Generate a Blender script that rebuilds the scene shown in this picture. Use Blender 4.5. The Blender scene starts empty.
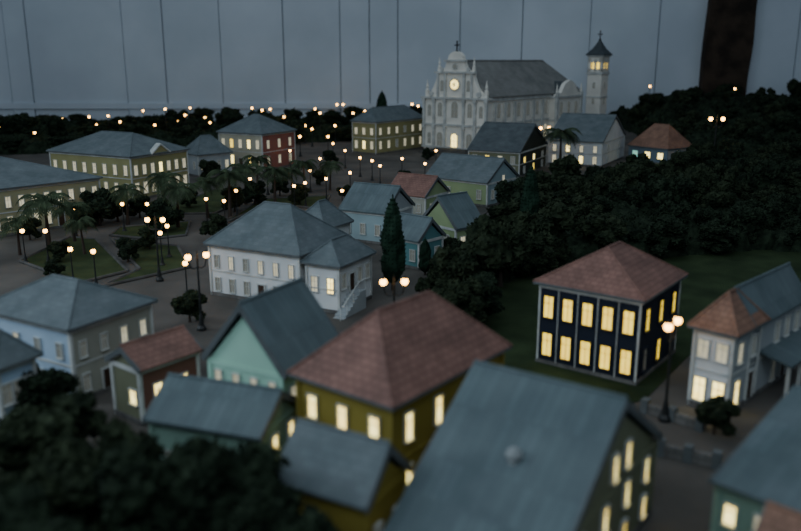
import bpy, bmesh, math, random
from mathutils import Vector, Matrix, noise
random.seed(7)
SC=bpy.context.scene
LINK=SC.collection.objects.link
# ---------------------------------------------------------------- camera calibration
HC=2.4; F=800.0; P=math.atan(205.5/800); sp,cp=math.sin(P),math.cos(P)
def at(u,v,z=0.0):
    x=(u-400.5)/F; yc=-(v-265.5)/F
    dy=cp+yc*sp; dz=-sp+yc*cp
    t=(z-HC)/dz
    return x*t,dy*t
def zc(y,v):
    yc=-(v-265.5)/F
    return HC+y*(yc*cp-sp)/(cp+yc*sp)
def fit(L,N,R,z):
    n=at(*N,z); l=at(*L,z); r=at(*R,z)
    aL=math.atan2(l[1]-n[1],l[0]-n[0]); aR=math.atan2(r[1]-n[1],r[0]-n[0])
    err=(aL-aR)-math.pi/2
    aL-=err/2; aR+=err/2
    def s(a,u):
        k=(u-400.5)/F; dx,dy=math.cos(a),math.sin(a)
        return (k*(n[1]*cp+(HC-z)*sp)-n[0])/(dx-k*dy*cp)
    w=s(aL,L[0]); d=s(aR,R[0])
    cx=n[0]+w/2*math.cos(aL)+d/2*math.cos(aR); cy=n[1]+w/2*math.sin(aL)+d/2*math.sin(aR)
    return cx,cy,aL+math.pi,w,d
def sst(t): t=max(0,min(1,t)); return t*t*(3-2*t)
def hill(x,y):
    return .78*sst((y-19.5)/7.5)*sst((x-6.6)/3.0)
# ---------------------------------------------------------------- materials
def mat(name,col,col2=None,rough=.8,scale=6,bump=0.0,bscale=40,brick=None,emit=None,es=0,spec=.3,mortar=.6):
    m=bpy.data.materials.new(name); m.use_nodes=True
    nt=m.node_tree; b=nt.nodes['Principled BSDF']
    b.inputs['Roughness'].default_value=rough
    b.inputs['Specular IOR Level'].default_value=spec
    c2=col2 or tuple(c*.7 for c in col)
    tc=nt.nodes.new('ShaderNodeTexCoord')
    nz=nt.nodes.new('ShaderNodeTexNoise'); nz.inputs['Scale'].default_value=scale; nz.inputs['Detail'].default_value=6
    nt.links.new(tc.outputs['Object'],nz.inputs['Vector'])
    rp=nt.nodes.new('ShaderNodeValToRGB'); rp.color_ramp.elements[0].position=.35; rp.color_ramp.elements[1].position=.65
    rp.color_ramp.elements[0].color=(*c2,1); rp.color_ramp.elements[1].color=(*col,1)
    nt.links.new(nz.outputs['Fac'],rp.inputs['Fac'])
    out=rp.outputs['Color']; hsrc=None
    if brick:
        bw,bh=brick
        bk=nt.nodes.new('ShaderNodeTexBrick')
        uvn=nt.nodes.new('ShaderNodeUVMap')
        nt.links.new(uvn.outputs['UV'],bk.inputs['Vector'])
        bk.inputs['Scale'].default_value=1.0
        bk.inputs['Brick Width'].default_value=bw; bk.inputs['Row Height'].default_value=bh
        bk.inputs['Mortar Size'].default_value=min(bw,bh)*.09
        bk.inputs['Mortar Smooth'].default_value=.4
        bk.inputs['Color1'].default_value=(1,1,1,1); bk.inputs['Color2'].default_value=(.82,.82,.82,1); bk.inputs['Mortar'].default_value=(mortar,)*3+(1,)
        mx=nt.nodes.new('ShaderNodeMix'); mx.data_type='RGBA'; mx.blend_type='MULTIPLY'; mx.inputs[0].default_value=1
        nt.links.new(out,mx.inputs[6]); nt.links.new(bk.outputs['Color'],mx.inputs[7])
        out=mx.outputs[2]; hsrc=bk.outputs['Color']
    nt.links.new(out,b.inputs['Base Color'])
    if bump>0:
        bp=nt.nodes.new('ShaderNodeBump'); bp.inputs['Strength'].default_value=bump; bp.inputs['Distance'].default_value=.02
        if hsrc is None:
            n2=nt.nodes.new('ShaderNodeTexNoise'); n2.inputs['Scale'].default_value=bscale; n2.inputs['Detail'].default_value=4
            nt.links.new(tc.outputs['Object'],n2.inputs['Vector']); hsrc=n2.outputs['Fac']
        nt.links.new(hsrc,bp.inputs['Height']); nt.links.new(bp.outputs['Normal'],b.inputs['Normal'])
    if emit:
        b.inputs['Emission Color'].default_value=(*emit,1); b.inputs['Emission Strength'].default_value=es
    return m
def pane(name,c1,c2,es,scale=14):
    m=bpy.data.materials.new(name); m.use_nodes=True
    nt=m.node_tree; b=nt.nodes['Principled BSDF']
    b.inputs['Base Color'].default_value=(.25,.25,.22,1); b.inputs['Roughness'].default_value=.25
    tc=nt.nodes.new('ShaderNodeTexCoord'); oi=nt.nodes.new('ShaderNodeObjectInfo')
    ad=nt.nodes.new('ShaderNodeVectorMath'); ad.operation='ADD'
    nt.links.new(tc.outputs['Object'],ad.inputs[0]); nt.links.new(oi.outputs['Location'],ad.inputs[1])
    nz=nt.nodes.new('ShaderNodeTexNoise'); nz.inputs['Scale'].default_value=scale; nz.inputs['Detail'].default_value=3
    nt.links.new(ad.outputs[0],nz.inputs['Vector'])
    rp=nt.nodes.new('ShaderNodeValToRGB'); rp.color_ramp.elements[0].position=.3; rp.color_ramp.elements[1].position=.65
    rp.color_ramp.elements[0].color=(*c1,1); rp.color_ramp.elements[1].color=(*c2,1)
    nt.links.new(nz.outputs['Fac'],rp.inputs['Fac']); nt.links.new(rp.outputs['Color'],b.inputs['Emission Color'])
    b.inputs['Emission Strength'].default_value=es
    return m
M={}
M['roof_grey']=mat('roof_grey',(.140,.172,.182),(.098,.128,.138),rough=.6,scale=5,brick=(.07,.045),bump=.25,mortar=.8)
M['roof_teal']=mat('roof_teal',(.120,.160,.170),(.085,.120,.130),rough=.6,scale=4,brick=(.05,.3),bump=.25,mortar=.8)
M['roof_brown']=mat('roof_brown',(.28,.145,.115),(.19,.10,.08),rough=.75,scale=6,brick=(.06,.045),bump=.5,mortar=.6)
M['roof_orange']=mat('roof_orange',(.31,.17,.115),(.21,.115,.08),rough=.75,scale=6,brick=(.06,.045),bump=.5,mortar=.6)
M['roof_dark']=mat('roof_dark',(.10,.12,.128),(.06,.078,.085),rough=.6,scale=5,brick=(.07,.045),bump=.3,mortar=.75)
def wallm(n,c): M[n]=mat(n,c,tuple(x*.85 for x in c),rough=.85,scale=3)
wallm('w_white',(.70,.72,.72)); wallm('w_ochre',(.32,.30,.14)); wallm('w_cream',(.46,.43,.33))
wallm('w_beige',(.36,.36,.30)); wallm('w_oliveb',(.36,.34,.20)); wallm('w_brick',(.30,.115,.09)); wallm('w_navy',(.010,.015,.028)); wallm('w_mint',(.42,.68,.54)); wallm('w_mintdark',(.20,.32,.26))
wallm('w_lightblue',(.42,.54,.66)); wallm('w_mustard',(.25,.20,.035)); wallm('w_teal',(.10,.24,.25)); wallm('w_tealgrey',(.30,.40,.42))
wallm('w_green',(.30,.38,.20)); wallm('w_darkwood',(.035,.04,.03)); wallm('w_brown',(.18,.085,.06)); wallm('w_grey',(.36,.39,.40)); wallm('w_church',(.86,.82,.73)); wallm('w_moss',(.18,.19,.12)); wallm('w_blue',(.16,.22,.27)); wallm('w_vent',(.28,.30,.30))
M['trim']=mat('trim_paint',(.60,.61,.58),rough=.7)
M['trim_dark']=mat('trim_dark',(.12,.135,.14),rough=.7)
M['door']=mat('door_paint',(.07,.04,.025),rough=.6)
M['iron']=mat('lamp_iron',(.02,.022,.022),rough=.5)
M['stone']=mat('stone',(.17,.165,.155),(.10,.095,.09),rough=.9,brick=(.09,.045),bump=.4)
M['bark']=mat('bark',(.06,.045,.035),rough=.9,bump=.5,bscale=60)
M['pane_y']=pane('pane_bright_warm',(1,.68,.13),(1,.86,.30),3.4)
M['pane_g']=pane('pane_golden',(.85,.54,.035),(1,.72,.06),2.0)
M['pane_w']=pane('pane_pale',(.62,.55,.32),(.85,.78,.54),.72)
M['pane_d']=pane('pane_dim',(.10,.11,.10),(.22,.22,.18),.25)
M['pane_t']=pane('pane_turquoise',(.2,.8,.75),(.5,.9,.6),.8)
M['globe']=mat('lamp_glass',(1,.7,.4),(1,.7,.4),emit=(1,.50,.11),es=15)
def foliagem(n,a,b): M[n]=mat(n,a,b,rough=.95,scale=9,bump=.7,bscale=30,spec=.1)
foliagem('leaf_a',(.027,.042,.024),(.008,.013,.008)); foliagem('leaf_b',(.034,.047,.025),(.010,.016,.009)); foliagem('leaf_palm',(.06,.085,.045),(.025,.038,.02)); foliagem('leaf_cypress',(.020,.044,.027),(.008,.020,.012))
# ---------------------------------------------------------------- mesh builder
class MB:
    def __init__(s): s.v=[]; s.f=[]; s.m=[]
    def add(s,vs,fs,m=0):
        o=len(s.v); s.v+=[tuple(a) for a in vs]
        for f in fs: s.f.append([i+o for i in f]); s.m.append(m)
    def box(s,x0,x1,y0,y1,z0,z1,m=0):
        s.add([(x0,y0,z0),(x1,y0,z0),(x1,y1,z0),(x0,y1,z0),(x0,y0,z1),(x1,y0,z1),(x1,y1,z1),(x0,y1,z1)],
              [(3,2,1,0),(4,5,6,7),(0,1,5,4),(1,2,6,5),(2,3,7,6),(3,0,4,7)],m)
    def prism_xz(s,poly,y0,y1,m=0):   # poly CCW seen from -y
        n=len(poly)
        s.add([(x,y0,z) for x,z in poly]+[(x,y1,z) for x,z in poly],
              [list(range(n)),list(range(2*n-1,n-1,-1))]+[[(i+1)%n,i,i+n,(i+1)%n+n] for i in range(n)],m)
    def prism_yz(s,poly,x0,x1,m=0):   # poly CCW seen from +x
        n=len(poly)
        s.add([(x1,y,z) for y,z in poly]+[(x0,y,z) for y,z in poly],
              [list(range(n)),list(range(2*n-1,n-1,-1))]+[[(i+1)%n,i,i+n,(i+1)%n+n] for i in range(n)],m)
    def lathe(s,prof,c=(0,0),n=10,m=0,cap=True):
        vs=[];fs=[]
        for r,z in prof:
            for i in range(n):
                a=2*math.pi*i/n; vs.append((c[0]+r*math.cos(a),c[1]+r*math.sin(a),z))
        for k in range(len(prof)-1):
            for i in range(n):
                j=(i+1)%n; fs.append((k*n+i,k*n+j,(k+1)*n+j,(k+1)*n+i))
        if cap:
            fs.append(tuple(range(n-1,-1,-1))); fs.append(tuple((len(prof)-1)*n+i for i in range(n)))
        s.add(vs,fs,m)
    def tube(s,a,b,r0,r1=None,n=6,m=0):
        r1=r0 if r1 is None else r1
        a=Vector(a);b=Vector(b);d=(b-a).normalized()
        t=d.cross(Vector((0,0,1)));
        if t.length<1e-3: t=Vector((1,0,0))
        t.normalize(); w=d.cross(t)
        vs=[a+(t*math.cos(2*math.pi*i/n)+w*math.sin(2*math.pi*i/n))*r0 for i in range(n)]+[b+(t*math.cos(2*math.pi*i/n)+w*math.sin(2*math.pi*i/n))*r1 for i in range(n)]
        s.add(vs,[(i,(i+1)%n,n+(i+1)%n,n+i) for i in range(n)]+[tuple(range(n-1,-1,-1)),tuple(range(n,2*n))],m)
    def mesh(s,name,mats,uv=False,smooth=False):
        me=bpy.data.meshes.new(name); me.from_pydata(s.v,[],s.f)
        for k in mats: me.materials.append(M[k] if isinstance(k,str) else k)
        me.polygons.foreach_set('material_index',s.m)
        if smooth: me.polygons.foreach_set('use_smooth',[True]*len(s.m))
        me.update()
        if uv:
            ul=me.uv_layers.new(name='UVMap')
            for p in me.polygons:
                n=p.normal; t=Vector((0,0,1)).cross(n)
                t=Vector((1,0,0)) if t.length<.05 else t.normalized()
                b=n.cross(t)
                for li in p.loop_indices:
                    co=me.vertices[me.loops[li].vertex_index].co
                    ul.data[li].uv=(co.dot(t),co.dot(b))
        return me
def obj(name,me,parent=None,loc=(0,0,0),rz=0,label=None,cat=None,group=None,kind=None):
    o=bpy.data.objects.new(name,me); LINK(o); o.location=loc; o.rotation_euler=(0,0,rz)
    if parent: o.parent=parent
    if label: o['label']=label
    if cat: o['category']=cat
    if group: o['group']=group
    if kind: o['kind']=kind
    return o
# ---------------------------------------------------------------- windows
WC={}
def window_mesh(w,h,k,arch=False,frame='trim'):
    key=(round(w,3),round(h,3),k,arch,frame)
    if key in WC: return WC[key]
    b=MB(); t=min(.008,w*.10); x=w/2
    pm={'Y':'pane_y','G':'pane_g','W':'pane_w','D':'pane_d','T':'pane_t'}[k]
    if arch:
        r=x; n=8
        def prof(r_,z0,zt): return [(-r_,z0),(r_,z0)]+[(r_*math.cos(math.pi*i/n),zt+r_*math.sin(math.pi*i/n)) for i in range(n+1)]
        b.prism_xz(prof(x+t,0,h-x),-.006,.002,0); b.prism_xz(prof(x,t,h-x),-.010,.0,1)
        b.box(-.003,.003,-.014,-.009,t,h-.004,0); b.box(-x,x,-.014,-.009,h*.5,h*.5+.006,0)
    else:
        b.box(-x-t,-x,-.014,.002,0,h,0); b.box(x,x+t,-.014,.002,0,h,0)
        b.box(-x-t*1.3,x+t*1.3,-.018,.002,h,h+t,0); b.box(-x-t*1.6,x+t*1.6,-.022,.002,-t,0,0)
        b.box(-x,x,-.004,.0,0,h,1)
        b.box(-.0015,.0015,-.008,-.004,0,h,0)
        b.box(-x,x,-.008,-.004,h*.66-.0014,h*.66+.0014,0)
    WC[key]=b.mesh('window',[frame,pm]); return WC[key]
def door_mesh(w,h):
    key=('door',round(w,3),round(h,3))
    if key in WC: return WC[key]
    b=MB(); x=w/2
    b.box(-x-.012,-x,-.016,.002,0,h,1); b.box(x,x+.012,-.016,.002,0,h,1); b.box(-x-.016,x+.016,-.018,.002,h,h+.012,1)
    b.box(-x,x,-.006,.0,0,h,0); b.box(-x*.75,-x*.1,-.010,-.006,h*.1,h*.45,0); b.box(x*.1,x*.75,-.010,-.006,h*.1,h*.45,0)
    b.box(-x*.75,-x*.1,-.010,-.006,h*.52,h*.92,0); b.box(x*.1,x*.75,-.010,-.006,h*.52,h*.92,0)
    WC[key]=b.mesh('door',['door','trim']); return WC[key]
def put_row(E,face,w,d,row,frame='trim'):
    z,ww,wh,s=row[:4]; span=row[4] if len(row)>4 and row[4] else (0,1); arch=len(row)>5 and row[5]
    L=w if face in 'fb' else d
    n=len(s)
    for i,c in enumerate(s):
        if c=='-': continue
        q=span[0]+(i+.5)/n*(span[1]-span[0]); p=(q-.5)*L
        if face=='f': loc,rz=(p,-d/2,z),0
        elif face=='r': loc,rz=(w/2,p,z),math.pi/2
        elif face=='l': loc,rz=(-w/2,-p,z),-math.pi/2
        else: loc,rz=(-p,d/2,z),math.pi
        if c=='X': obj('door',door_mesh(ww*1.25,wh*1.15),E,(loc[0],loc[1],.03 if z<.2 else z-.05),rz)
        else: obj('window',window_mesh(ww,wh,c,arch,frame),E,loc,rz)
# ---------------------------------------------------------------- roofs / walls
def roof_mesh(w,d,h,kind,rm,rl=None,t=.02):
    b=MB(); x,y=w/2,d/2
    R=.011
    if kind=='hip':
        if w>=d: r=(w-d*.9)/2 if rl is None else rl*w/2; r=max(r,.06); A=(-r,0,h+t);B=(r,0,h+t)
        else: r=(d-w*.9)/2 if rl is None else rl*d/2; r=max(r,.06); A=(0,-r,h+t);B=(0,r,h+t)
        c=[(-x,-y,0),(x,-y,0),(x,y,0),(-x,y,0),(-x,-y,t),(x,-y,t),(x,y,t),(-x,y,t),A,B]
        fs=[(3,2,1,0),(0,1,5,4),(1,2,6,5),(2,3,7,6),(3,0,4,7)]
        b.add(c,fs,1)
        if w>=d: fs=[(4,5,9,8),(5,6,9),(6,7,8,9),(7,4,8)]
        else: fs=[(4,5,8),(5,6,9,8),(6,7,9),(7,4,8,9)]
        b.add(c,fs,0)
        b.tube(A,B,R,m=0)
        cor=c[4:8]
        ends=[A,B,B,A] if w>=d else [A,A,B,B]
        for q,e in zip(cor,ends): b.tube(q,e,R*.9,m=0)
    else:
        tt=t*1.3
        if kind=='gx':
            b.prism_yz([(-y,0),(-y+.02,0),(0,h-.02),(y-.02,0),(y,0),(y,tt*.6),(0,h+tt),(-y,tt*.6)],-x,x,0)
            b.tube((-x,0,h+tt),(x,0,h+tt),R,m=0)
            for q in (-x-.006,x-.006):
                b.prism_yz([(-y,-.008),(-y+.025,-.008),(0,h-.028),(y-.025,-.008),(y,-.008),(y,.02),(0,h+.02),(-y,.02)],q,q+.012,1)
        else:
            b.prism_xz([(-x,0),(-x+.02,0),(0,h-.02),(x-.02,0),(x,0),(x,tt*.6),(0,h+tt),(-x,tt*.6)],-y,y,0)
            b.tube((0,-y,h+tt),(0,y,h+tt),R,m=0)
            for q in (-y-.006,y-.006):
                b.prism_xz([(-x,-.008),(-x+.025,-.008),(0,h-.028),(x-.025,-.008),(x,-.008),(x,.02),(0,h+.02),(-x,.02)],q,q+.012,1)
    return b.mesh('roof',[rm,'trim_dark'],uv=True)
def roof_h(w,d,h,kind,lx,ly):
    if kind=='gx': return h*(1-abs(ly)/(d/2))
    if kind=='gy': return h*(1-abs(lx)/(w/2))
    m=min(w,d)/2
    return h*min(1,(w/2-abs(lx))/m,(d/2-abs(ly))/m)
FOOT=[]
def house(key,label,L=None,N=None,R=None,z=.6,rv=None,roof='hip',rm='roof_grey',wm='w_white',wr=None,front=(),right=(),left=(),
          rl=None,o=None,pos=None,rh=None,belt=True,corner=None,frame='trim',chim=(),rvent=False,name='house',z0=0,pilasters=None,wing_of=None,off=None,cw=.012):
    if pos: cx,cy,a,w,d=pos
    else: cx,cy,a,w,d=fit(L,N,R,z+z0)
    if rh is None: rh=zc(cy,rv)-z-z0
    ox=oy=.045 if o is None else o
    if o is None and roof=='gx': ox=.022
    if o is None and roof=='gy': oy=.022
    if wing_of is not None: E=obj('wing',None,wing_of,(off[0],off[1],0),0)
    else: E=obj(name,None,None,(cx,cy,z0),a,label=label,cat='house')
    E.empty_display_size=.2
    iw,idp=w-2*ox,d-2*oy; x,y=iw/2,idp/2
    b=MB(); T='trim'
    b.box(-x,x,-y,y,0,z+.004,0)
    if wr:
        b.box(x-.01,x+.002,-y+.004,y,0.0,z,3)
    b.box(-x-.012,x+.012,-y-.012,y+.012,0,.035,2)
    b.box(-x-.010,x+.010,-y-.010,y+.010,z-.03,z+.002,1)
    if belt and z>.45: b.box(-x-.007,x+.007,-y-.007,y+.007,z*.5-.008,z*.5+.008,1)
    for sx in (-1,1):
        for sy in (-1,1):
            b.box(sx*x-cw,sx*x+cw,sy*y-cw,sy*y+cw,0,z-.01,1)
    if pilasters:
        for i in range(1,pilasters):
            px=-x+iw*i/pilasters; b.box(px-.003,px+.003,-y-.008,-y,0.03,z-.02,1)
    rr=rh-.02
    if roof=='gx': b.prism_yz([(-y,z),(y,z),(0,z+rr*(idp/d))],-x,x,3 if wr else 0)
    if roof=='gy': b.prism_xz([(-x,z),(x,z),(0,z+rr*(iw/w))],-y,y,0)
    obj('walls',b.mesh('walls',[wm,corner or T,'stone',wr or wm],uv=True),E)
    obj('roof',roof_mesh(w,d,rh,roof,rm,rl),E,(0,0,z))
    for r in front: put_row(E,'f',iw,idp,r,frame)
    for r in right: put_row(E,'r',iw+.003,idp,r,frame)
    for r in left: put_row(E,'l',iw,idp,r,frame)
    for (fx,fy) in chim:
        lx,ly=fx*w,fy*d; hz=z+roof_h(w,d,rh,roof,lx,ly)
        c=MB()
        if rvent:
            c.lathe([(.026,-.08),(.026,.035),(.040,.04),(.040,.048),(.028,.068),(.010,.08)],n=16)
            obj('roof_vent',c.mesh('roof_vent',['w_vent'],smooth=False),E,(lx,ly,hz))
        else:
            c.box(-.028,.028,-.024,.024,-.08,.05,0); c.box(-.036,.036,-.032,.032,.05,.062,1); c.tube((0,0,.055),(0,0,.085),.012,m=1)
            obj('chimney',c.mesh('chimney',['w_grey','trim']),E,(lx,ly,hz))
    FOOT.append((cx,cy,a,w/2+.12,d/2+.12))
    return E,iw,idp,(cx,cy,a,w,d,rh)
def beside(g,w,d,ox,oy):
    cx,cy,a=g[:3]
    return (cx+ox*math.cos(a)-oy*math.sin(a),cy+ox*math.sin(a)+oy*math.cos(a),a,w,d)
# ---------------------------------------------------------------- houses
house('leftlong',"long olive-beige two-storey mansion with grey hip roof beside the plaza",(-120,178),(-60,197),(103,178),.66,156,rm='roof_grey',wm='w_oliveb',
      front=[(.36,.08,.15,'DDDD'),(.08,.08,.15,'DDDD')],right=[(.40,.07,.15,'WWWWWWWWWWWW'),(.09,.07,.18,'WYWWWWWWXWWW')])
E,w,d,g=house('olive',"long olive-yellow mansion with grey hip roof and many pale windows",(46,152),(130,158),(190,150),.76,133,wm='w_ochre',
      front=[(.44,.08,.17,'WWWWWWWW'),(.10,.08,.19,'WWWWWWWW')],right=[(.44,.08,.17,'WWWYWWW'),(.10,.09,.2,'WWWXWWW',None,False)])
gm=MB(); gm.prism_yz([(-.22,0),(.22,0),(.22,.02),(0,.16),(-.22,.02)],-.05,.03,0); gm.prism_yz([(-.25,.015),(-.22,.005),(0,.16),(.22,.005),(.25,.015),(0,.19)],-.06,.05,1)
obj('pediment',gm.mesh('pediment',['w_ochre','trim']),E,(w/2,0,.76))
house('smallgrey',"small white house with grey roof between two mansions",(180,152),(197,156),(233,152),.45,136,wm='w_grey',
      front=[(.15,.07,.16,'DD')],right=[(.15,.08,.16,'WDDW')])
house('brick',"brick-red and white mansion with grey hip roof and lit windows",(216,132),(262,135),(297,130),.80,115,wm='w_cream',wr='w_brick',
      front=[(.48,.09,.19,'WGWYW'),(.12,.09,.19,'WYXYW')],right=[(.48,.08,.18,'WWW'),(.12,.08,.18,'WWW')])
house('ochre',"olive two-storey building with grey hip roof near the church",(350,121),(376,123),(426,117),.82,107,wm='w_ochre',
      front=[(.5,.09,.17,'WWW'),(.13,.09,.2,'WYW')],right=[(.5,.09,.17,'WWWDWW'),(.13,.09,.2,'WWDWWW')])
house('darkshed',"dark olive house with slate gable roof and a lit balcony",(467,150),(520,153),(548,143),.52,124,roof='gx',rm='roof_dark',wm='w_moss',wr='w_darkwood',
      front=[(.28,.09,.15,'DGWD'),(.05,.09,.15,'DDXD')],right=[(.28,.12,.12,'GYD'),(.06,.10,.14,'DGD')])
house('whitegable',"white two-storey house with grey gable roof and dim windows",(547,140),(603,143),(626,133),.56,115,roof='gx',rm='roof_grey',wm='w_white',
      front=[(.32,.08,.15,'WYWW'),(.06,.09,.17,'WWYW')],right=[(.32,.09,.15,'DD'),(.06,.09,.15,'DD')])
house('redsmall',"small grey-blue cottage with dull orange-brown hip roof and lit windows",(627,143),(668,150),(694,143),.36,125,rm='roof_orange',wm='w_blue',wr='w_grey',rl=.35,
      front=[(.12,.15,.14,'TYY')],right=[(.12,.13,.14,'YG')],corner='w_blue')
house('greenwhite',"pale green cottage with grey gable roof and white trim",(424,178),(487,184),(520,178),.40,157,roof='gx',wm='w_green',wr='w_tealgrey',
      front=[(.12,.08,.15,'WDXD')],right=[(.12,.08,.15,'DDW'),(.40,.07,.09,'W',(.35,.65))])
house('brown2',"small green cottage with brown tiled gable roof",(385,192),(425,198),(450,188),.35,176,roof='gx',rm='roof_brown',wm='w_beige',wr='w_green',
      front=[(.1,.07,.13,'DWD')],right=[(.1,.07,.13,'WD')])
house('green12',"light green cottage with broad grey gable roof and a lit window",(419,211),(457,230),(486,218),.35,196,roof='gy',rm='roof_teal',wm='w_green',
      front=[(.12,.08,.13,'YD')],right=[(.1,.08,.14,'WD')])
house('grey13',"grey-roofed cottage with muted blue-green walls",(338,208),(385,215),(415,200),.42,186,roof='gx',rm='roof_teal',wm='w_tealgrey',wr='w_grey',
      front=[(.12,.07,.14,'WDD')],right=[(.12,.07,.14,'DTD')])
house('teal13',"low turquoise cottage with grey gable roof",(380,230),(418,243),(446,228),.34,217,roof='gx',rm='roof_teal',wm='w_teal',
      front=[(.1,.07,.13,'DTD')],right=[(.1,.07,.13,'DD')])
house('behind14',"white cottage with grey hip roof tucked behind a larger house",(290,223),(325,231),(354,215),.45,202,wm='w_white',
      front=[(.14,.07,.15,'WDW')],right=[(.14,.07,.15,'WD')])
E,w,d,g=house('white14',"large white two-storey house with grey hip roof and outdoor steps",(203,243),(300,258),(352,236),.54,205,wm='w_white',
      front=[(.31,.055,.13,'DWDWWW'),(.06,.06,.14,'DDDXDW')],right=[(.30,.07,.13,'DWD'),(.06,.07,.14,'DDD')])
WW=.46; DW=g[4]*.72; off=(g[3]/2+WW/2-.03,-g[4]*.10)
E,w,d,_=house('wing14',"",pos=beside(g,WW,DW,*off),z=.47,rh=.2,wm='w_white',front=[(.20,.07,.15,'WY')],right=[(.24,.07,.15,'DXDD')],wing_of=E,off=off)
s=MB()
y0=-.5*d+.30*d
s.box(0,.12,y0,y0+.2*d,0,.19,0)
for i in range(7): s.box(0,.12,y0-.045*(i+1),y0-.045*i,0,.19-.027*(i+1)+.001,0)
s.tube((.115,y0+.2*d,.30),(.115,y0,.30),.006,m=1); s.tube((.115,y0,.30),(.115,y0-.32,.12),.006,m=1)
for i in range(5): s.tube((.115,y0+.2*d-.12*i,.0),(.115,y0+.2*d-.12*i,.30 if i<2 else .30-.055*(i-1)),.004,m=1)
obj('steps',s.mesh('steps',['w_grey','trim']),E,(w/2+.002,0,0))
house('grey15',"grey-blue and beige two-storey house with grey hip roof",(-25,312),(68,333),(158,303),.56,280,wm='w_lightblue',wr='w_beige',
      front=[(.33,.055,.11,'DWDD'),(.07,.06,.13,'DDDD')],right=[(.33,.055,.12,'DDWW'),(.07,.06,.13,'DXDD')])
house('blue16',"light blue house with grey hip roof beside dark trees",(-60,350),(-5,374),(43,352),.5,330,wm='w_lightblue',
      front=[(.25,.07,.14,'DD')],right=[(.25,.07,.14,'DDD')])
house('brown17',"small olive and brown cottage with low brown gable roof",(105,358),(140,373),(203,350),.40,339,roof='gy',rm='roof_brown',wm='w_moss',wr='w_brown',
      front=[(.14,.07,.10,'-Y')],right=[(.13,.06,.14,'YY',(.05,.95))],belt=False)
house('mint18',"mint-green gabled house with dark teal-grey roof",(202,350),(286,378),(345,335),.6,294,roof='gy',rm='roof_teal',wm='w_mint',
      front=[(.45,.045,.09,'WWWW'),(.12,.05,.1,'WWWW')],right=[(.4,.06,.1,'WWW')],belt=False,corner='w_mint')
house('mustard',"mustard two-storey house with reddish-brown hip roof and glowing windows",(287,378),(393,412),(512,352),.66,304,rm='roof_brown',wm='w_mustard',corner='w_mustard',
      front=[(.44,.06,.13,'YYY'),(.09,.06,.14,'GYG')],right=[(.42,.055,.16,'YY-Y'),(.09,.055,.18,'YYDG')],chim=[(-.28,-.12)])
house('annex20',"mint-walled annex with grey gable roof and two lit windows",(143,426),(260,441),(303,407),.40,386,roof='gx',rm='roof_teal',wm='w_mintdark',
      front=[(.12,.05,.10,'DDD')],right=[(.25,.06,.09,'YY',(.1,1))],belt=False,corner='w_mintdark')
house('annex21',"grey-roofed lean annex against the mustard house",(272,478),(366,512),(412,462),.44,436,roof='gx',rm='roof_grey',wm='w_mustard',corner='w_mustard',
      front=[(.12,.06,.12,'GG')],right=[(.16,.05,.14,'DY')],belt=False)
E,w,d,g=house('front22',"large grey gable-roofed house with lit windows in its end wall",pos=(.709,3.624,math.radians(-35),.80,1.24),z=.45,rh=.425,roof='gx',rm='roof_teal',wm='w_moss',corner='w_moss',
      front=[(.15,.07,.14,'YYYY')],right=[(.28,.05,.13,'DYYY'),(.07,.05,.12,'YDGY'),(.50,.05,.13,'YY',(.38,.68))],belt=False,chim=[(.03,-.30)],rvent=True)
pm=MB(); sl=.425/.62; Lp=.30
pm.prism_yz([(-Lp,-Lp*sl),(0,0),(0,.018),(-Lp,-Lp*sl+.018)],-.40,.40,0)
obj('porch_roof',pm.mesh('porch_roof',['roof_teal'],uv=True),E,(0,-.62,.45))
pw=MB(); pw.box(-.37,.37,-.24,.06,0,.24,0); obj('porch_walls',pw.mesh('porch_walls',['w_moss']),E,(0,-.62,0))
house('navy',"navy blue two-storey house with reddish hip roof and yellow-lit windows",(533,286),(645,304),(688,282),.67,247,rm='roof_brown',wm='w_navy',rl=.25,belt=False,pilasters=5,frame='w_navy',cw=.007,
      front=[(.40,.080,.18,'GGGGG'),(.08,.080,.19,'GGGGG')],right=[(.40,.08,.18,'GGG'),(.08,.08,.18,'DGD')])
E,w,d,g=house('right24',"white house with orange-brown hip roof, grey rear roof and veranda",(687,327),(738,340),(770,320),.58,293,rm='roof_orange',wm='w_white',wr='w_grey',rl=.12,
      front=[(.38,.075,.13,'WW'),(.06,.08,.17,'YY')],right=[(.36,.07,.15,'WD'),(.05,.07,.18,'YX')])
off=(0,.50+.04); g2=beside(g,g[3],1.0,*off)
E,w,d,_=house('right24wing',"",pos=g2,z=.58,rh=g[5]+.004,roof='gy',rm='roof_teal',wm='w_white',wr='w_grey',
      right=[(.36,.07,.15,'--DDD'),(.05,.07,.18,'--DXD')],wing_of=E,off=off)
v=MB()
v.prism_xz([(0,0),(.24,-.06),(.24,-.045),(0,.02)],-.30*d,.5*d,0)
obj('veranda_roof',v.mesh('veranda_roof',['roof_teal'],uv=True),E,(w/2-.005,.0,.34))
for i in range(4):
    c=MB(); c.box(-.012,.012,-.012,.012,0,.285,0); c.box(-.018,.018,-.018,.018,0,.03,0)
    obj('post',c.mesh('post',['trim']),E,(w/2+.21,-.27*d+i*.24*d,0))
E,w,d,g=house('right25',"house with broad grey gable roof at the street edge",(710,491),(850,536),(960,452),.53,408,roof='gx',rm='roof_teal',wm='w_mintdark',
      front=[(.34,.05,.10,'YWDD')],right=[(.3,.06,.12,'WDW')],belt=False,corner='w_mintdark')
house('shed',"small shed with orange-brown tiled gable roof",pos=beside(g,.34,.30,.32*g[3],-g[4]/2-.17),z=.45,rh=.16,roof='gx',rm='roof_orange',wm='w_brown',
      front=[(.15,.06,.12,'DD')],right=[(.15,.06,.12,'D')],belt=False)
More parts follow.
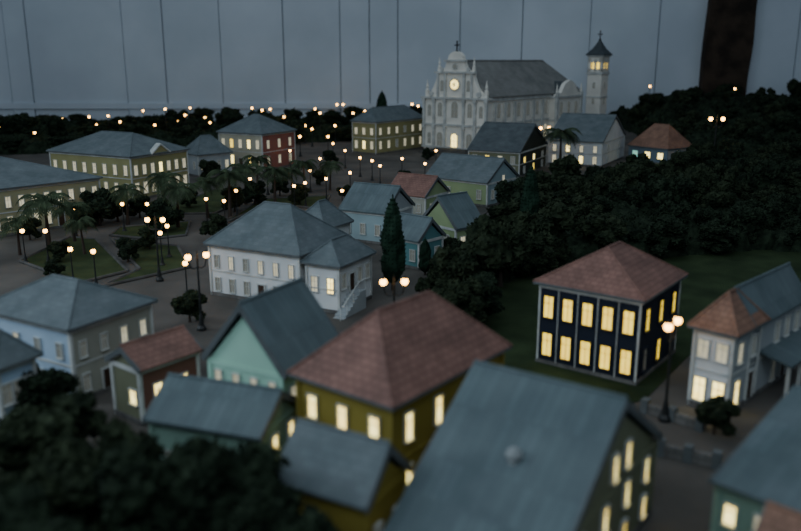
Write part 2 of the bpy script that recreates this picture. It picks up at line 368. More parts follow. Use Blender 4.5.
# ---------------------------------------------------------------- church
Wd,Ln=1.9,5.1; hw,hl=Wd/2,Ln/2; HW=1.45; RH=.93; ca=math.radians(-39.2)
cx,cy=2.2-.735+.632*hl,20.9+.6+.774*hl
C=obj('church',None,None,(cx,cy,0),ca,label="pale stone church with ornate scrolled facade and long slate roof",cat='church')
FOOT.append((cx,cy,ca,hw+.4,hl+.4))
b=MB()
b.box(-hw,hw,-hl+.1,hl,0,HW,0); b.box(-hw-.03,hw+.03,-hl+.1,hl+.03,0,.14,1); b.box(-hw-.04,hw+.04,-hl+.1,hl+.04,HW-.09,HW,1)
b.box(-hw-.02,hw+.02,-hl+.1,hl+.02,.74,.79,1)
b.prism_xz([(-hw,HW),(hw,HW),(0,HW+RH-.03)],-hl+.05,-hl+.15,0)
for i in range(7):
    yy=-hl+.35+i*.5
    b.box(hw,hw+.06,yy-.035,yy+.035,0,HW-.12,1); b.box(-hw-.06,-hw,yy-.035,yy+.035,0,HW-.12,1)
obj('nave_walls',b.mesh('nave_walls',['w_church','trim']),C)
b=MB(); x=hw+.07; y0=-hl+.08; y1=hl+.07; t=.03
c=[(-x,y0,0),(x,y0,0),(x,y1,0),(-x,y1,0),(-x,y0,t),(x,y0,t),(x,y1,t),(-x,y1,t),(0,y0,RH),(0,y1-.7,RH)]
b.add(c,[(3,2,1,0),(0,1,5,4),(1,2,6,5),(2,3,7,6),(3,0,4,7),(4,5,8),(5,6,9,8),(6,7,9),(7,4,8,9)],0)
b.tube(c[8],c[9],.03); b.tube(c[9],c[6],.02); b.tube(c[9],c[7],.02)
obj('nave_roof',b.mesh('nave_roof',[mat('church_slate',(.27,.265,.245),(.19,.19,.178),rough=.6,scale=2,brick=(.12,.09),bump=.3,mortar=.75)],uv=True),C,(0,0,HW))
TYc=1.5
for i in range(7):
    yy=-hl+.6+i*.5
    if yy>TYc-.85: continue
    obj('window',window_mesh(.13,.38,'D',True),C,(hw,yy,.92),math.pi/2)
    obj('window',window_mesh(.13,.38,'W' if i%2 else 'D',True),C,(hw,yy,.24),math.pi/2)
prof=[(-hw-.06,0),(hw+.06,0),(hw+.06,1.42)]
rt=[(hw+.0,1.48),(.92,1.50),(.84,1.52),(.78,1.58),(.70,1.72),(.63,1.86),(.59,1.98),(.58,2.10),(.50,2.12),(.40,2.15),(.33,2.22),(.29,2.33),(.28,2.40)]
arc=[(.24*math.cos(math.pi*i/8),2.42+.20*math.sin(math.pi*i/8)) for i in range(9)]
prof+=rt+arc+[(-q,z) for q,z in reversed(rt)]+[(-hw-.06,1.42)]
b=MB(); b.prism_xz(prof,-.06,.06,0)
for z_,e in ((1.40,.07),(.70,.04),(.10,.05)): b.box(-hw-.06-e,hw+.06+e,-.06-e,.06+e,z_,z_+.05,1)
b.box(-.64,.64,-.12,-.0,2.06,2.11,1); b.box(-.34,.34,-.11,-.0,2.36,2.41,1)
for xx in (-1.0,-.66,-.30,.30,.66,1.0):
    tz=1.4 if abs(xx)>.5 else 2.06
    b.box(xx-.035,xx+.035,-.11,-.05,.16,tz,1); b.box(xx-.05,xx+.05,-.125,-.05,.62,.70,1); b.box(xx-.05,xx+.05,-.125,-.05,1.32,1.40,1)
for xx in (-.54,.54): b.box(xx-.03,xx+.03,-.10,-.05,1.46,2.06,1)
for s_ in (-1,1):
    b.prism_xz([(s_*.76+.07*math.cos(2*math.pi*i/12),1.53+.07*math.sin(2*math.pi*i/12)) for i in range(12)],-.10,-.05,1)
    b.prism_xz([(s_*.42+.05*math.cos(2*math.pi*i/12),2.16+.05*math.sin(2*math.pi*i/12)) for i in range(12)],-.10,-.05,1)
obj('facade',b.mesh('facade',['w_church','trim']),C,(0,-hl,0))
def pinn(x_,y_,z_,s=1):
    b=MB(); b.box(-.04*s,.04*s,-.04*s,.04*s,0,.14*s,0); b.lathe([(.05*s,.14*s),(.05*s,.17*s),(.025*s,.2*s),(.04*s,.25*s),(.018*s,.33*s),(.004*s,.44*s)],n=8)
    obj('pinnacle',b.mesh('pinnacle',['w_church']),C,(x_,y_,z_))
for s_ in (-1,1): pinn(s_*(hw-.0),-hl,1.46,1.0); pinn(s_*.55,-hl,2.10,.85)
def cross(par,x_,y_,z_,s):
    b=MB(); b.box(-.014*s,.014*s,-.014*s,.014*s,0,.30*s,0); b.box(-.085*s,.085*s,-.014*s,.014*s,.17*s,.2*s,0); b.lathe([(.05*s,0),(.03*s,.04*s),(.03*s,.05*s)],n=8)
    obj('cross',b.mesh('cross',['iron']),par,(x_,y_,z_))
cross(C,0,-hl,2.60,.95)
b=MB()
def disc(b,r,y0,y1,m,n=20): b.prism_xz([(r*math.cos(2*math.pi*i/n),r*math.sin(2*math.pi*i/n)) for i in range(n)],y0,y1,m)
disc(b,.17,-.03,.0,0); disc(b,.12,-.045,-.03,1)
for i in range(6):
    a_=math.pi*i/6; b.tube((-.125*math.cos(a_),-.047,-.125*math.sin(a_)),(.125*math.cos(a_),-.047,.125*math.sin(a_)),.005)
obj('rose_window',b.mesh('rose_window',['trim','pane_y']),C,(0,-hl-.06,1.78))
obj('clock',(lambda b:(disc(b,.08,-.03,0,0),disc(b,.06,-.04,-.03,1),b.mesh('clock',['trim','pane_d']))[2])(MB()),C,(0,-hl-.06,2.24))
FY=-hl-.06
obj('window',window_mesh(.2,.42,'D',True),C,(0,FY,.92)); 
for s_ in (-1,1):
    obj('window',window_mesh(.13,.36,'D',True),C,(s_*.48,FY,.94)); obj('window',window_mesh(.10,.3,'D',True),C,(s_*.83,FY,.94))
    obj('window',window_mesh(.09,.28,'D',True),C,(s_*.42,FY,1.6))
    obj('portal',window_mesh(.17,.42,'D',True),C,(s_*.48,FY,.1)); obj('window',window_mesh(.10,.3,'D',True),C,(s_*.83,FY,.2))
obj('portal',window_mesh(.18,.38,'Y',True),C,(0,FY,.12))
b=MB()
for i in range(4): b.box(-.8+.1*i,.8-.1*i,-.5+.1*i,-.0,.03*i,.03*(i+1),0)
obj('steps',b.mesh('steps',['stone']),C,(0,-hl-.08,0))
b=MB(); PX=.22
b.box(0,PX,-.75,.75,0,1.40,0); b.prism_yz([(-.75,1.40),(.75,1.40),(.75,1.44),(.5,1.50),(.32,1.72),(.2,1.78),(0,1.84),(-.2,1.78),(-.32,1.72),(-.5,1.50),(-.75,1.44)],PX-.1,PX+.02,0)
b.box(-.0,PX+.04,-.79,.79,1.34,1.40,1); b.box(.0,PX+.03,-.78,.78,.7,.75,1); b.box(PX-.02,PX+.05,-.79,-.69,0,1.5,1); b.box(PX-.02,PX+.05,.69,.79,0,1.5,1)
b.prism_yz([(-.72,1.40),(.72,1.40),(0,1.80)],-.8,PX-.1,2)
obj('transept',b.mesh('transept',['w_church','trim','roof_dark']),C,(hw,TYc,0))
for k in (-.45,0,.45):
    obj('window',window_mesh(.14,.38,'D',True),C,(hw+PX,TYc+k,.85),math.pi/2)
    obj('window',window_mesh(.15,.40,'W' if k==0 else 'D',True),C,(hw+PX,TYc+k,.18),math.pi/2)
for k in (-.74,.74): pinn(hw+PX,TYc+k,1.5,.6)
# bell tower
TX,TY=6.46,26.9
T=obj('bell_tower',None,None,(TX,TY,0),ca,label="slim square bell tower with pyramid cap and cross",cat='tower')
FOOT.append((TX,TY,ca,.6,.6))
b=MB(); q=.25
b.box(-q,q,-q,q,0,1.98,0); b.box(-q-.03,q+.03,-q-.03,q+.03,1.95,2.02,1); b.box(-q-.03,q+.03,-q-.03,q+.03,0,.15,1); b.box(-q-.02,q+.02,-q-.02,q+.02,1.2,1.25,1)
for sx in (-1,1):
    for sy in (-1,1): b.box(sx*(q-.05)-.05,sx*(q-.05)+.05,sy*(q-.05)-.05,sy*(q-.05)+.05,2.02,2.46,0)
b.box(-.04,.04,-q,-q+.05,2.02,2.42,0); b.box(q-.05,q,-.04,.04,2.02,2.42,0)
b.box(-q-.0,q+.0,-q,q,2.32,2.5,0); b.box(-q,q,-q,q,2.0,2.12,0); b.box(-q-.04,q+.04,-q-.04,q+.04,2.5,2.55,1)
b.box(-.14,.14,-.14,.14,2.0,2.40,2)
obj('shaft',b.mesh('shaft',['w_church','trim','pane_g']),T)
b=MB(); b.lathe([(.46,2.55),(.46,2.57),(.23,2.76),(.11,2.92),(.02,3.04)],n=4)
r_=obj('tower_roof',b.mesh('tower_roof',['roof_dark']),T,(0,0,0),math.pi/4)
cross(T,0,0,3.02,1.0)
for zz in (.5,1.0,1.5):
    obj('window',window_mesh(.08,.2,'D',True),T,(0,-q,zz)); obj('window',window_mesh(.08,.2,'D',True),T,(q,0,zz),math.pi/2)
# ---------------------------------------------------------------- ground
def ground_mat():
    m=bpy.data.materials.new('diorama_ground'); m.use_nodes=True; nt=m.node_tree; b=nt.nodes['Principled BSDF']; b.inputs['Roughness'].default_value=.95
    tc=nt.nodes.new('ShaderNodeTexCoord')
    def nz(s,d=5):
        n=nt.nodes.new('ShaderNodeTexNoise'); n.inputs['Scale'].default_value=s; n.inputs['Detail'].default_value=d; nt.links.new(tc.outputs['Object'],n.inputs['Vector']); return n
    a=nz(1.2); r=nt.nodes.new('ShaderNodeValToRGB'); r.color_ramp.elements[0].position=.35; r.color_ramp.elements[1].position=.7
    r.color_ramp.elements[0].color=(.050,.046,.040,1); r.color_ramp.elements[1].color=(.115,.100,.086,1)
    nt.links.new(a.outputs['Fac'],r.inputs['Fac'])
    g=nz(60,3); bp=nt.nodes.new('ShaderNodeBump'); bp.inputs['Strength'].default_value=.4; bp.inputs['Distance'].default_value=.01
    nt.links.new(g.outputs['Fac'],bp.inputs['Height']); nt.links.new(bp.outputs['Normal'],b.inputs['Normal']); nt.links.new(r.outputs['Color'],b.inputs['Base Color'])
    return m
M['ground']=ground_mat()
vs=[];fs=[]; NX,NY=100,64
for j in range(NY+1):
    for i in range(NX+1):
        x=-25+50*i/NX; y=-.5+30.5*j/NY
        vs.append((x,y,hill(x,y)))
for j in range(NY):
    for i in range(NX):
        k=j*(NX+1)+i; fs.append((k,k+1,k+NX+2,k+NX+1))
b=MB(); b.add(vs,fs); g=obj('floor',b.mesh('floor',['ground'],smooth=True),kind='structure')
M['grass']=mat('lawn_grass',(.060,.078,.033),(.030,.044,.019),rough=.95,scale=3,bump=.6,bscale=80,spec=.1)
M['grass_dark']=mat('grass_dark',(.036,.056,.024),(.018,.030,.013),rough=.95,scale=2,bump=.6,bscale=60,spec=.1)
def lawn(pts,mk,label,h=.012,kerb=True,z=.001):
    n=len(pts); cx=sum(p[0] for p in pts)/n; cy=sum(p[1] for p in pts)/n
    b=MB(); P_=[(x-cx,y-cy) for x,y in pts]
    ar=sum(P_[i][0]*P_[(i+1)%n][1]-P_[(i+1)%n][0]*P_[i][1] for i in range(n))
    if ar<0: P_.reverse()
    b.add([(x,y,0) for x,y in P_]+[(x,y,h) for x,y in P_],[list(range(n-1,-1,-1)),list(range(n,2*n))]+[(i,(i+1)%n,(i+1)%n+n,i+n) for i in range(n)],0)
    if kerb:
        for i in range(n): b.tube((*P_[i],h),(*P_[(i+1)%n],h),.02,n=6,m=1)
    return obj('lawn',b.mesh('lawn',[mk,'stone']),None,(cx,cy,z),label=label,cat='lawn')
LL="dim green plaza lawn with pale stone kerb"
lawn([at(*p) for p in [(20,262),(80,284),(128,272),(96,240),(70,238)]],'grass',LL)
lawn([at(*p) for p in [(100,288),(190,268),(178,247),(112,240),(140,270)]],'grass',LL)
lawn([at(*p) for p in [(120,228),(190,222),(186,236),(150,240),(110,236)]],'grass',LL)
lawn([at(*p) for p in [(215,228),(262,200),(330,196),(322,210),(270,204)]],'grass',LL)
lawn([at(*p) for p in [(150,215),(215,190),(262,192),(215,214)]],'grass',LL)
lawn([at(*p) for p in [(420,300),(445,345),(520,420),(600,412),(645,400),(700,345),(840,300),(900,168),(640,163),(540,196),(470,250)]],'grass_dark',"dark grass slope below the wooded hillside",h=.006,kerb=False)
def stonewall(p,q,h,label):
    p=Vector(p);q=Vector(q);d=q-p;L=d.length;b=MB()
    b.box(0,L,-.02,.02,0,h,0)
    n=max(2,int(L/.3))
    for i in range(n+1): b.box(L*i/n-.025,L*i/n+.025,-.03,.03,0,h+.03,1)
    obj('stone_fence',b.mesh('stone_fence',['stone','trim_dark'],uv=True),None,(p.x,p.y,0),math.atan2(d.y,d.x),label=label,cat='fence')
stonewall(at(645,412),at(700,430),.07,"low stone garden fence beside a street lamp")
stonewall(at(660,455),at(716,468),.08,"low stone garden fence along the street")
# ---------------------------------------------------------------- room
M['board']=mat('painted_boards',(.70,.77,.83),(.58,.65,.71),rough=.6,scale=.35); M['seam']=mat('board_gap',(.30,.34,.38))
b=MB()
b.box(-24,24,30.12,30.3,-.2,9,1)
xs=[-24]+[(u-400.5)/800*31.5 for u in (-40,38,58,146,183,235,293,345,372,398,455,512,574,637,683,765,860)]+[24]
for i in range(len(xs)-1):
    b.box(xs[i]+.018,xs[i+1]-.018,30.0+(i%2)*.04,30.13,-.2,9,0)
obj('wall_back',b.mesh('wall_back',['board','seam']),kind='structure')
b=MB(); b.box(-24,1.2,29.95,30.0,.66,.86,0)
obj('trim_1',b.mesh('trim_1',['board']),kind='structure')
b=MB(); nseg=16
M['wood']=mat('rough_wood',(.055,.037,.025),(.02,.014,.010),rough=.9,scale=2,bump=.6,bscale=8)
for i in range(nseg):
    z0=9.5*i/nseg; z1=9.5*(i+1)/nseg
    def wx(z): return .02*math.sin(z*1.7)+.02*z, .03*math.sin(z*2.3+1)+.02*z
    a0,c0=wx(z0); a1,c1=wx(z1)
    xl,xr=10.85,12.5
    b.add([(xl+a0,29.6,z0),(xr+c0,29.6,z0),(xr+c0,29.94,z0),(xl+a0,29.94,z0),(xl+a1,29.6,z1),(xr+c1,29.6,z1),(xr+c1,29.94,z1),(xl+a1,29.94,z1)],
          [(0,1,5,4),(1,2,6,5),(2,3,7,6),(3,0,4,7)],0)
obj('wood_post',b.mesh('wood_post',['wood']),None,label="rough dark brown timber post against the wall",cat='post')
# ---------------------------------------------------------------- lamps
HS,HD=.42,.70
def globe_mesh(r):
    b=MB(); n=10
    b.lathe([(.004,-r)]+[(r*math.sin(math.pi*i/8),-r*math.cos(math.pi*i/8)) for i in range(1,8)]+[(.004,r)],n=n)
    return b.mesh('lamp_globe',['globe'],smooth=True)
def cap_mesh(r):
    b=MB(); b.lathe([(r*.5,r*.86),(r*.7,r*.9),(r*.3,r*1.25),(r*.12,r*1.7)],n=8)
    return b.mesh('lamp_cap',['iron'])
b=MB()
b.lathe([(.035,0),(.035,.02),(.022,.04),(.014,.09),(.008,.12),(.007,HS-.06),(.012,HS-.045),(.012,HS-.035)],n=8)
POST_S=b.mesh('lamp_post',['iron'])
G_S=globe_mesh(.027); C_S=cap_mesh(.027); G_D=globe_mesh(.029); C_D=cap_mesh(.029)
b=MB(); b.lathe([(.045,0),(.045,.025),(.028,.05),(.018,.13),(.011,.16),(.009,HD-.05),(.012,HD-.04),(.004,HD+.05)],n=8); POST_D=b.mesh('lamp_post',['iron'])
b=MB()
AR=.085
for s_ in (-1,1):
    pts=[(0,0,HD-.10),(s_*AR*.4,0,HD-.115),(s_*AR*.8,0,HD-.10),(s_*AR,0,HD-.03)]
    for i in range(3): b.tube(pts[i],pts[i+1],.006)
ARM=b.mesh('lamp_arm',['iron'])
def slamp(x,y,sc=1,sz=1):
    E=obj('street_lamp',POST_S,None,(x,y,hill(x,y)),label="slim dark iron street lamp with one glowing globe",cat='street lamp',group='single-globe street lamps')
    g_=obj('lamp_globe',G_S,E,(0,0,HS-.015)); c_=obj('lamp_cap',C_S,E,(0,0,HS-.015))
    E.scale=(sc,sc,sc*sz); g_.scale=c_.scale=(1,1,1/sz)
def dlamp(x,y,rz,sc=1):
    E=obj('street_lamp',POST_D,None,(x,y,hill(x,y)),rz,label="tall dark iron street lamp with two glowing globes",cat='street lamp',group='two-globe street lamps')
    E.scale=(sc,)*3
    obj('lamp_arm',ARM,E)
    for s_ in (-1,1):
        obj('lamp_globe',G_D,E,(s_*AR,0,HD)); obj('lamp_cap',C_D,E,(s_*AR,0,HD))
def lamp_at(u,v,h,ymax=28.8):
    x_=(u-400.5)/F; yc=-(v-265.5)/F; dy=cp+yc*sp; dz=-sp+yc*cp
    y=3.0
    while y<ymax:
        t=y/dy
        if HC+dz*t<=h+hill(x_*t,y): break
        y+=.02
    return x_*y/dy,y
def inside(x,y,ex=0):
    for (cx,cy,a,hw_,hd_) in FOOT:
        dx,dy=x-cx,y-cy; lx=dx*math.cos(a)+dy*math.sin(a); ly=-dx*math.sin(a)+dy*math.cos(a)
        if abs(lx)<hw_+ex and abs(ly)<hd_+ex: return True
    return False
LAMPS=[]
for (u,v,rz) in [(155,220,0),(197,256,.6),(394,282,.1),(673,324,.9),(340,103,0),(545,128,.3),(717,119,0)]:
    k_=1.25 if v<130 else 1
    if u==717: k_=1.6
    x,y=lamp_at(u,v,HD*k_); dlamp(x,y,rz,k_); LAMPS.append((x,y))
rl_=random.Random(21)
for (u,v) in [(22,230),(45,230),(70,248),(93,250),(73,207),(122,203),(147,203),(206,198),(224,200),(43,122),(52,124),(89,116),(97,128),(120,121),(143,110),(165,108),(178,121),(185,114),(190,107),(205,117),(210,122),(252,107),(262,109),(270,108),(294,124),(305,125),(315,108),(320,112),(328,140),(333,143),(353,112),(335,125),(412,103),(418,105),(402,158),(410,178),(380,165),(372,160),(360,157),(350,172),(342,190),(326,178),(310,170),(305,182),(294,185),(267,172),(290,150),(286,207),(185,262),(735,88),(650,85),(160,232),(12,118),(230,112),(62,118),(108,115),(132,124),(155,128),(220,118),(284,116),(365,110),(300,140),(312,132),(345,150),(167,225),(320,158),(250,178),(236,190),(436,150),(455,157),(425,163),(0,130),(35,136)]:
    ym=rl_.uniform(23.5,28.0)
    hi=u>600 and v<100
    x,y=lamp_at(u,v,HS*1.25 if v<128 else HS,26.5 if hi else ym)
    if inside(x,y,-.12):
        for k in range(40):
            y-=.1; x*=(1-.1/max(y,1))
            if not inside(x,y,-.12): break
    sc=1.0 if y<20 else 1.25
    sz=1
    if v<128:
        need=zc(y,v)-hill(x,y); sz=min(2.8,max(.85,need/(sc*HS)))
    slamp(x,y,sc,sz); LAMPS.append((x,y))
# ---------------------------------------------------------------- vegetation
def foliage(seed,n,R,Hh,z0,leaf='leaf_a',leafn=700,sub=3):
    rnd=random.Random(seed); b=MB()
    bm=bmesh.new(); bmesh.ops.create_icosphere(bm,subdivisions=sub,radius=1.0); base=[v.co.copy() for v in bm.verts]; tris=[[v.index for v in f.verts] for f in bm.faces]; bm.free()
    surf=[]
    for i in range(n):
        a=rnd.uniform(0,6.28) if i else 0; rr=R*.78*math.sqrt(rnd.random()) if i else 0
        zz=rnd.uniform(.10,.9)
        shrink=1-.5*abs(zz-.4)
        c=Vector((rr*math.cos(a)*shrink,rr*math.sin(a)*shrink,z0+Hh*(zz if i else .5)))
        r=R*rnd.uniform(.17,.30) if i else R*.52
        off=Vector((rnd.random()*50,rnd.random()*50,rnd.random()*50))
        vs=[]
        for co in base:
            k=1+.32*noise.noise(co*2.2+off)+.38*noise.noise(co*5+off)+.15*(rnd.random()-.5)
            p=c+Vector((co.x*r*k,co.y*r*k,co.z*r*k*.85)); vs.append(p)
        b.add(vs,tris,0); surf+=vs
    for i in range(leafn):
        p=rnd.choice(surf); s=R*rnd.uniform(.035,.085)
        d1=Vector((rnd.uniform(-1,1),rnd.uniform(-1,1),rnd.uniform(-1,1))).normalized(); d2=d1.cross(Vector((rnd.uniform(-1,1),rnd.uniform(-1,1),rnd.uniform(-1,1)))).normalized()
        p=p+d1*s*.5
        b.add([p-d1*s,p+d2*s*.6,p+d1*s,p-d2*s*.6],[(0,1,2,3)],0)
    return b.mesh('foliage',[leaf])
def trunk(Hh,r):
    b=MB(); b.lathe([(r*1.5,0),(r,.06*Hh),(r*.8,Hh*.6),(r*.5,Hh)],n=8)
    for a in range(4):
        b.tube((0,0,Hh*.6),(Hh*.45*math.cos(a*1.6),Hh*.45*math.sin(a*1.6),Hh*1.3),r*.5,r*.2)
    return b.mesh('trunk',['bark'])
FV=[foliage(i,22,.36,.5,.08,'leaf_a' if i%2 else 'leaf_b',2600,3) for i in range(5)]
TR=trunk(.22,.028)
def tree(x,y,s,var=None,label="dark bushy deciduous model tree",group='dark bushy trees on the wooded hillside',sz=None):
    zh=hill(x,y)-(.03 if hill(x,y)>0 else 0)
    E=obj('tree',TR,None,(x,y,zh),random.uniform(0,6.28),label=label,cat='tree',group=group)
    E.scale=(s,s,s*(sz or 1))
    obj('foliage',FV[random.randrange(5) if var is None else var],E)
random.seed(11)
def inpoly(x,y,poly):
    c=False; n=len(poly)
    for i in range(n):
        x1,y1=poly[i];x2,y2=poly[(i+1)%n]
        if (y1>y)!=(y2>y) and x<(x2-x1)*(y-y1)/(y2-y1)+x1: c=not c
    return c
CLEAR=[[at(*p) for p in [(612,158),(700,158),(694,182),(626,182)]],[at(*p) for p in [(530,160),(640,160),(632,188),(545,188)]],[at(*p) for p in [(512,232),(546,232),(550,262),(508,262)]]]
def scatter(poly,n,smin,smax,mind,lab,grp,sz=1.0,ex=0.05,vz=0):
    xs=[p[0] for p in poly]; ys=[p[1] for p in poly]; pl=[]; tries=0
    while len(pl)<n and tries<n*80:
        tries+=1
        x=random.uniform(min(xs),max(xs)); y=random.uniform(min(ys),max(ys))
        if not inpoly(x,y,poly) or inside(x,y,ex): continue
        if any(inpoly(x,y,c) for c in CLEAR): continue
        if any((x-a)**2+(y-c)**2<mind*mind for a,c in pl): continue
        if any((x-a)**2+(y-c)**2<.22**2 for a,c in LAMPS): continue
        pl.append((x,y)); tree(x,y,random.uniform(smin,smax),label=lab,group=grp,sz=sz*random.uniform(1-vz,1+vz))
WOOD=[at(*p) for p in [(452,318),(500,290),(550,270),(640,262),(690,258),(760,252),(880,258),(900,165),(700,166),(620,174),(560,190),(530,215),(482,262)]]
HILLP=[(6.9,22.5),(7.3,25),(7.4,29.2),(16,29.2),(16.5,19),(9.5,18.8),(7.4,20.6)]
BACKP=[(-18.5,22.0),(-17.5,29.2),(3,29.2),(.8,26.2),(-1.5,24.6),(-4,23.0),(-9,21.2),(-11,20.6)]
scatter(WOOD,112,.72,1.15,.52,"dark bushy tree in the dense wood on the slope",'dark bushy trees on the wooded slope',sz=.98,vz=.22)
scatter(HILLP,68,1.0,1.5,.78,"dark bushy tree on the hilltop before the wall",'dark bushy trees on the hilltop',sz=.95,vz=.2)
scatter(BACKP,80,1.25,1.65,.92,"dark bushy tree in the row along the wall",'dark trees along the back wall',sz=.70,ex=.2,vz=.32)
def undergrowth(poly,step,h0,label,ex=.0,seed=0):
    xs=[p[0] for p in poly]; ys=[p[1] for p in poly]; rnd=random.Random(seed)
    x0,x1,y0,y1=min(xs),min(max(xs),16.5),min(ys),max(ys)
    nx=int((x1-x0)/step); ny=int((y1-y0)/step); idx={}; vs=[]; b=MB()
    ok={}
    for j in range(ny+1):
        for i in range(nx+1):
            x=x0+i*step; y=y0+j*step
            ok[(i,j)]=inpoly(x,y,poly) and not inside(x,y,ex) and not any(inpoly(x,y,c) for c in CLEAR) and not any((x-a)**2+(y-c)**2<.12**2 for a,c in LAMPS)
    for j in range(ny+1):
        for i in range(nx+1):
            near=[ok.get((i+a,j+c),False) for a in (-1,0,1) for c in (-1,0,1)]
            if not any(near): continue
            x=x0+(i+rnd.uniform(-.3,.3))*step; y=y0+(j+rnd.uniform(-.3,.3))*step
            e=sum(near)/9
            hh=h0*e*(.55+.5*noise.noise(Vector((x*2.6,y*2.6,seed)))+.35*noise.noise(Vector((x*7,y*7,seed)))+.15*rnd.random()) if e>.9 else 0
            idx[(i,j)]=len(vs); vs.append((x,y,hill(x,y)+max(0.0,hh)+ (.004 if e>.9 else -.03)))
    fs=[]
    for (i,j),k in idx.items():
        q=[idx.get((i+1,j)),idx.get((i+1,j+1)),idx.get((i,j+1))]
        if None in q: continue
        fs.append((k,q[0],q[1])); fs.append((k,q[1],q[2]))
    b.add(vs,fs,0)
    tall=[v for v in vs if v[2]-hill(v[0],v[1])>.08]
    for i in range(9000):
        p=Vector(rnd.choice(tall)); s=rnd.uniform(.015,.04)
        d1=Vector((rnd.uniform(-1,1),rnd.uniform(-1,1),rnd.uniform(0,1))).normalized(); d2=d1.cross(Vector((rnd.uniform(-1,1),rnd.uniform(-1,1),rnd.uniform(-1,1)))).normalized()
        p=p+Vector((rnd.uniform(-.5,.5)*step,rnd.uniform(-.5,.5)*step,0))+d1*s*.4
        b.add([p-d1*s,p+d2*s*.6,p+d1*s,p-d2*s*.6],[(0,1,2,3)],0)
    obj('undergrowth',b.mesh('undergrowth',['leaf_a']),None,label=label,cat='bushes',kind='stuff')
undergrowth(WOOD,.09,.36,"dense dark shrubs between the trees on the slope",seed=1)
undergrowth(HILLP,.13,.5,"dense dark shrubs covering the hilltop",seed=2)
undergrowth(BACKP,.15,.40,"dense dark shrubs under the trees along the wall",ex=.1,seed=3)
for (u,v,s) in [(100,225,.9),(118,222,.7),(165,232,.8),(190,322,.5),(235,212,.7),(255,205,.7),(300,205,.6),(60,262,.45),(128,262,.5),(150,250,.5),(30,240,.5),(215,240,.6),(460,330,.8),(448,312,.6),(440,338,.7),(475,322,.8),(432,300,.5),(320,185,.5),(345,200,.45),(280,196,.6),(405,185,.5),(455,210,.4),(210,180,.7),(330,165,.6),(428,160,.5),(55,278,.35),(85,228,.6),(140,218,.6),(190,208,.5),(405,232,.4),(452,262,.5),(440,280,.45),(375,222,.4)]:
    x,y=at(u,v)
    if not inside(x,y,-.05): tree(x,y,s,label="dark rounded tree on the plaza and street edge",group='rounded trees around the plaza')
random.seed(5)
for (x,y,s,sz) in [(-1.95,4.0,1.05,.95),(-1.5,3.45,1.15,1.0),(-1.12,3.3,1.1,1.12),(-.78,3.2,1.0,1.28),(-.52,2.95,.8,1.35),(-1.75,2.8,1.3,.95),(-1.15,2.55,1.3,.95),(-.62,2.4,1.15,.95),(-2.3,3.45,1.1,.95),(-.33,2.3,.85,.9)]:
    tree(x,y,s,label="large dark leafy tree close to the roofs",group='large dark trees beside the near houses',sz=sz)
x,y=at(48,425); tree(x,y,.75,label="dark leafy tree in front of the light blue house",group='large dark trees beside the near houses')
x,y=at(714,434); tree(x,y,.42,label="small round dark bush by the garden fence",group='rounded trees around the plaza')
def cyp_mesh(seed):
    rnd=random.Random(seed); b=MB(); n=18; rings=22; vs=[];fs=[]
    for k in range(rings+1):
        t=k/rings; r=.135*(min(1,t/.18)**.6)*(1-max(0,(t-.45)/.55)**2.2)+.004
        for i in range(n):
            a=2*math.pi*i/n; rr=r*(1+.35*noise.noise(Vector((math.cos(a)*2,math.sin(a)*2,t*7+seed))))
            vs.append((rr*math.cos(a),rr*math.sin(a),.06+t*.9))
    for k in range(rings):
        for i in range(n): j=(i+1)%n; fs.append((k*n+i,k*n+j,(k+1)*n+j,(k+1)*n+i))
    b.add(vs,fs)
    for i in range(1500):
        p=Vector(rnd.choice(vs)); s=rnd.uniform(.010,.022); d=Vector((p.x,p.y,.12)).normalized(); q=d.cross(Vector((rnd.random()-.5,rnd.random()-.5,rnd.random()-.5))).normalized()
        b.add([p-q*s*.5,p+d*s*1.2,p+q*s*.5],[(0,1,2)])
    return b.mesh('foliage',['leaf_cypress'])
CY=cyp_mesh(1); b=MB(); b.lathe([(.025,0),(.02,.12),(.008,.7)],n=8); CT=b.mesh('trunk',['bark'])
for (x,y,h,wd_) in [(*at(393,290),1.06,.85),(*at(528,246),1.12,.85),(-.62,27.4,1.45,1.5),(*at(425,275),.45,.5)]:
    E=obj('cypress_tree',CT,None,(x,y,hill(x,y)),random.random()*6,label="tall narrow dark green cypress",cat='tree',group='tall cypress trees'); E.scale=(wd_,wd_,h)
    obj('foliage',CY,E)
def palm(x,y,s):
    E=obj('palm_tree',PT,None,(x,y,hill(x,y)),random.random()*6,label="palm tree with arching fronds and thin trunk",cat='tree',group='palm trees around the plaza'); E.scale=(s,)*3
    obj('fronds',PF,E,(0.03,0,.52))
b=MB(); pp=[(0,0,0),(.01,0,.15),(.02,0,.32),(.03,0,.53)]
for i in range(3): b.tube(pp[i],pp[i+1],.028-.006*i,.022-.005*i,n=8)
PT=b.mesh('trunk',['bark'])
b=MB(); rnd=random.Random(4)
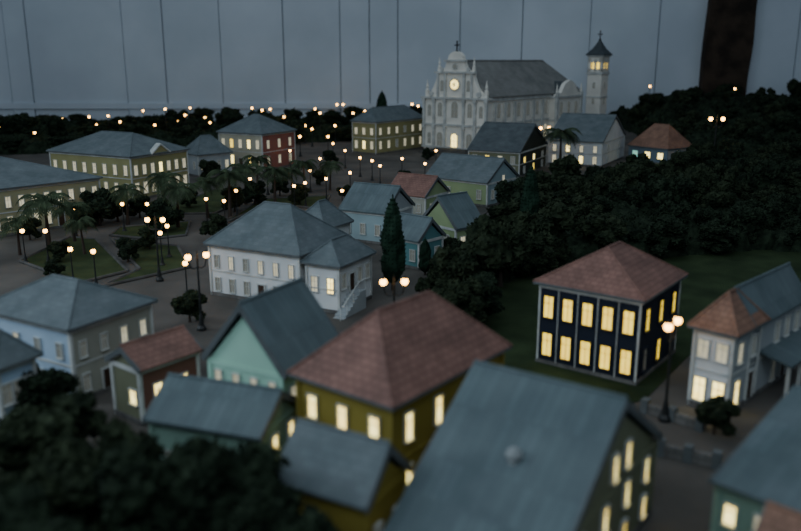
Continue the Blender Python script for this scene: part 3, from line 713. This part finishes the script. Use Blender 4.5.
for k in range(18):
    a=2*math.pi*k/18+rnd.uniform(-.15,.15); L=rnd.uniform(.28,.38); up=rnd.uniform(.2,1.2)
    prev=None
    for i in range(13):
        t=i/12; r=L*t*(1-.15*t*t); z=up*L*t-1.25*L*t*t*(.6+.3*up)
        p=Vector((r*math.cos(a),r*math.sin(a),z))
        if prev is not None:
            b.tube(prev,p,.005*(1.1-t)+.001,n=4)
            d=(p-prev).normalized(); sd=Vector((-math.sin(a),math.cos(a),0)); ll=.10*math.sin(math.pi*min(1,t*.9+.12))+.01
            for s_ in (-1,1):
                tip=p+sd*s_*ll+d*ll*.5+Vector((0,0,-ll*.45))
                b.add([prev,p,tip],[(0,1,2)])
        prev=p
PF=b.mesh('fronds',['leaf_palm'])
for (u,v,s) in [(50,252,1.25),(230,218,1.25),(275,208,1.15),(178,228,1.1),(246,204,1.15),(560,172,1.6),(165,214,1.1),(85,255,.8),(208,218,1.05),(292,198,.9),(330,190,.9),(75,242,.9),(128,225,1.0),(20,255,.8),(258,190,1.1),(305,192,1.0)]:
    x,y=at(u,v); palm(x,y,s)
# ---------------------------------------------------------------- lights
wd=bpy.data.worlds.new('world'); SC.world=wd; wd.use_nodes=True
bg=wd.node_tree.nodes['Background']; bg.inputs['Color'].default_value=(.58,.74,.92,1); bg.inputs['Strength'].default_value=.21
def area(name,loc,rot,size,energy,col):
    l=bpy.data.lights.new(name,'AREA'); l.shape='RECTANGLE'; l.size,l.size_y=size; l.energy=energy; l.color=col
    o=bpy.data.objects.new(name,l); LINK(o); o.location=loc; o.rotation_euler=rot
    return o
area('ceiling_daylight',(-3,13,12),(0,0,0),(22,20),600,(.74,.88,1.0))
area('window_daylight',(-14,5,6),(math.radians(-25),math.radians(-65),0),(8,5),850,(.74,.88,1.0))
area('rear_fill_light',(-3,-3,9),(math.radians(75),0,0),(14,5),620,(.74,.88,1.0))  # added fill from above and behind the camera, brightens back wall and facades
# ---------------------------------------------------------------- camera
cam=bpy.data.cameras.new('camera'); co=bpy.data.objects.new('camera',cam); LINK(co)
co.location=(0,0,HC); co.rotation_euler=(math.pi/2-P,0,0)
cam.sensor_width=36; cam.lens=36*800/801; cam.clip_start=.05; cam.clip_end=200
cam.dof.use_dof=True; cam.dof.focus_distance=11; cam.dof.aperture_fstop=.72
SC.camera=co
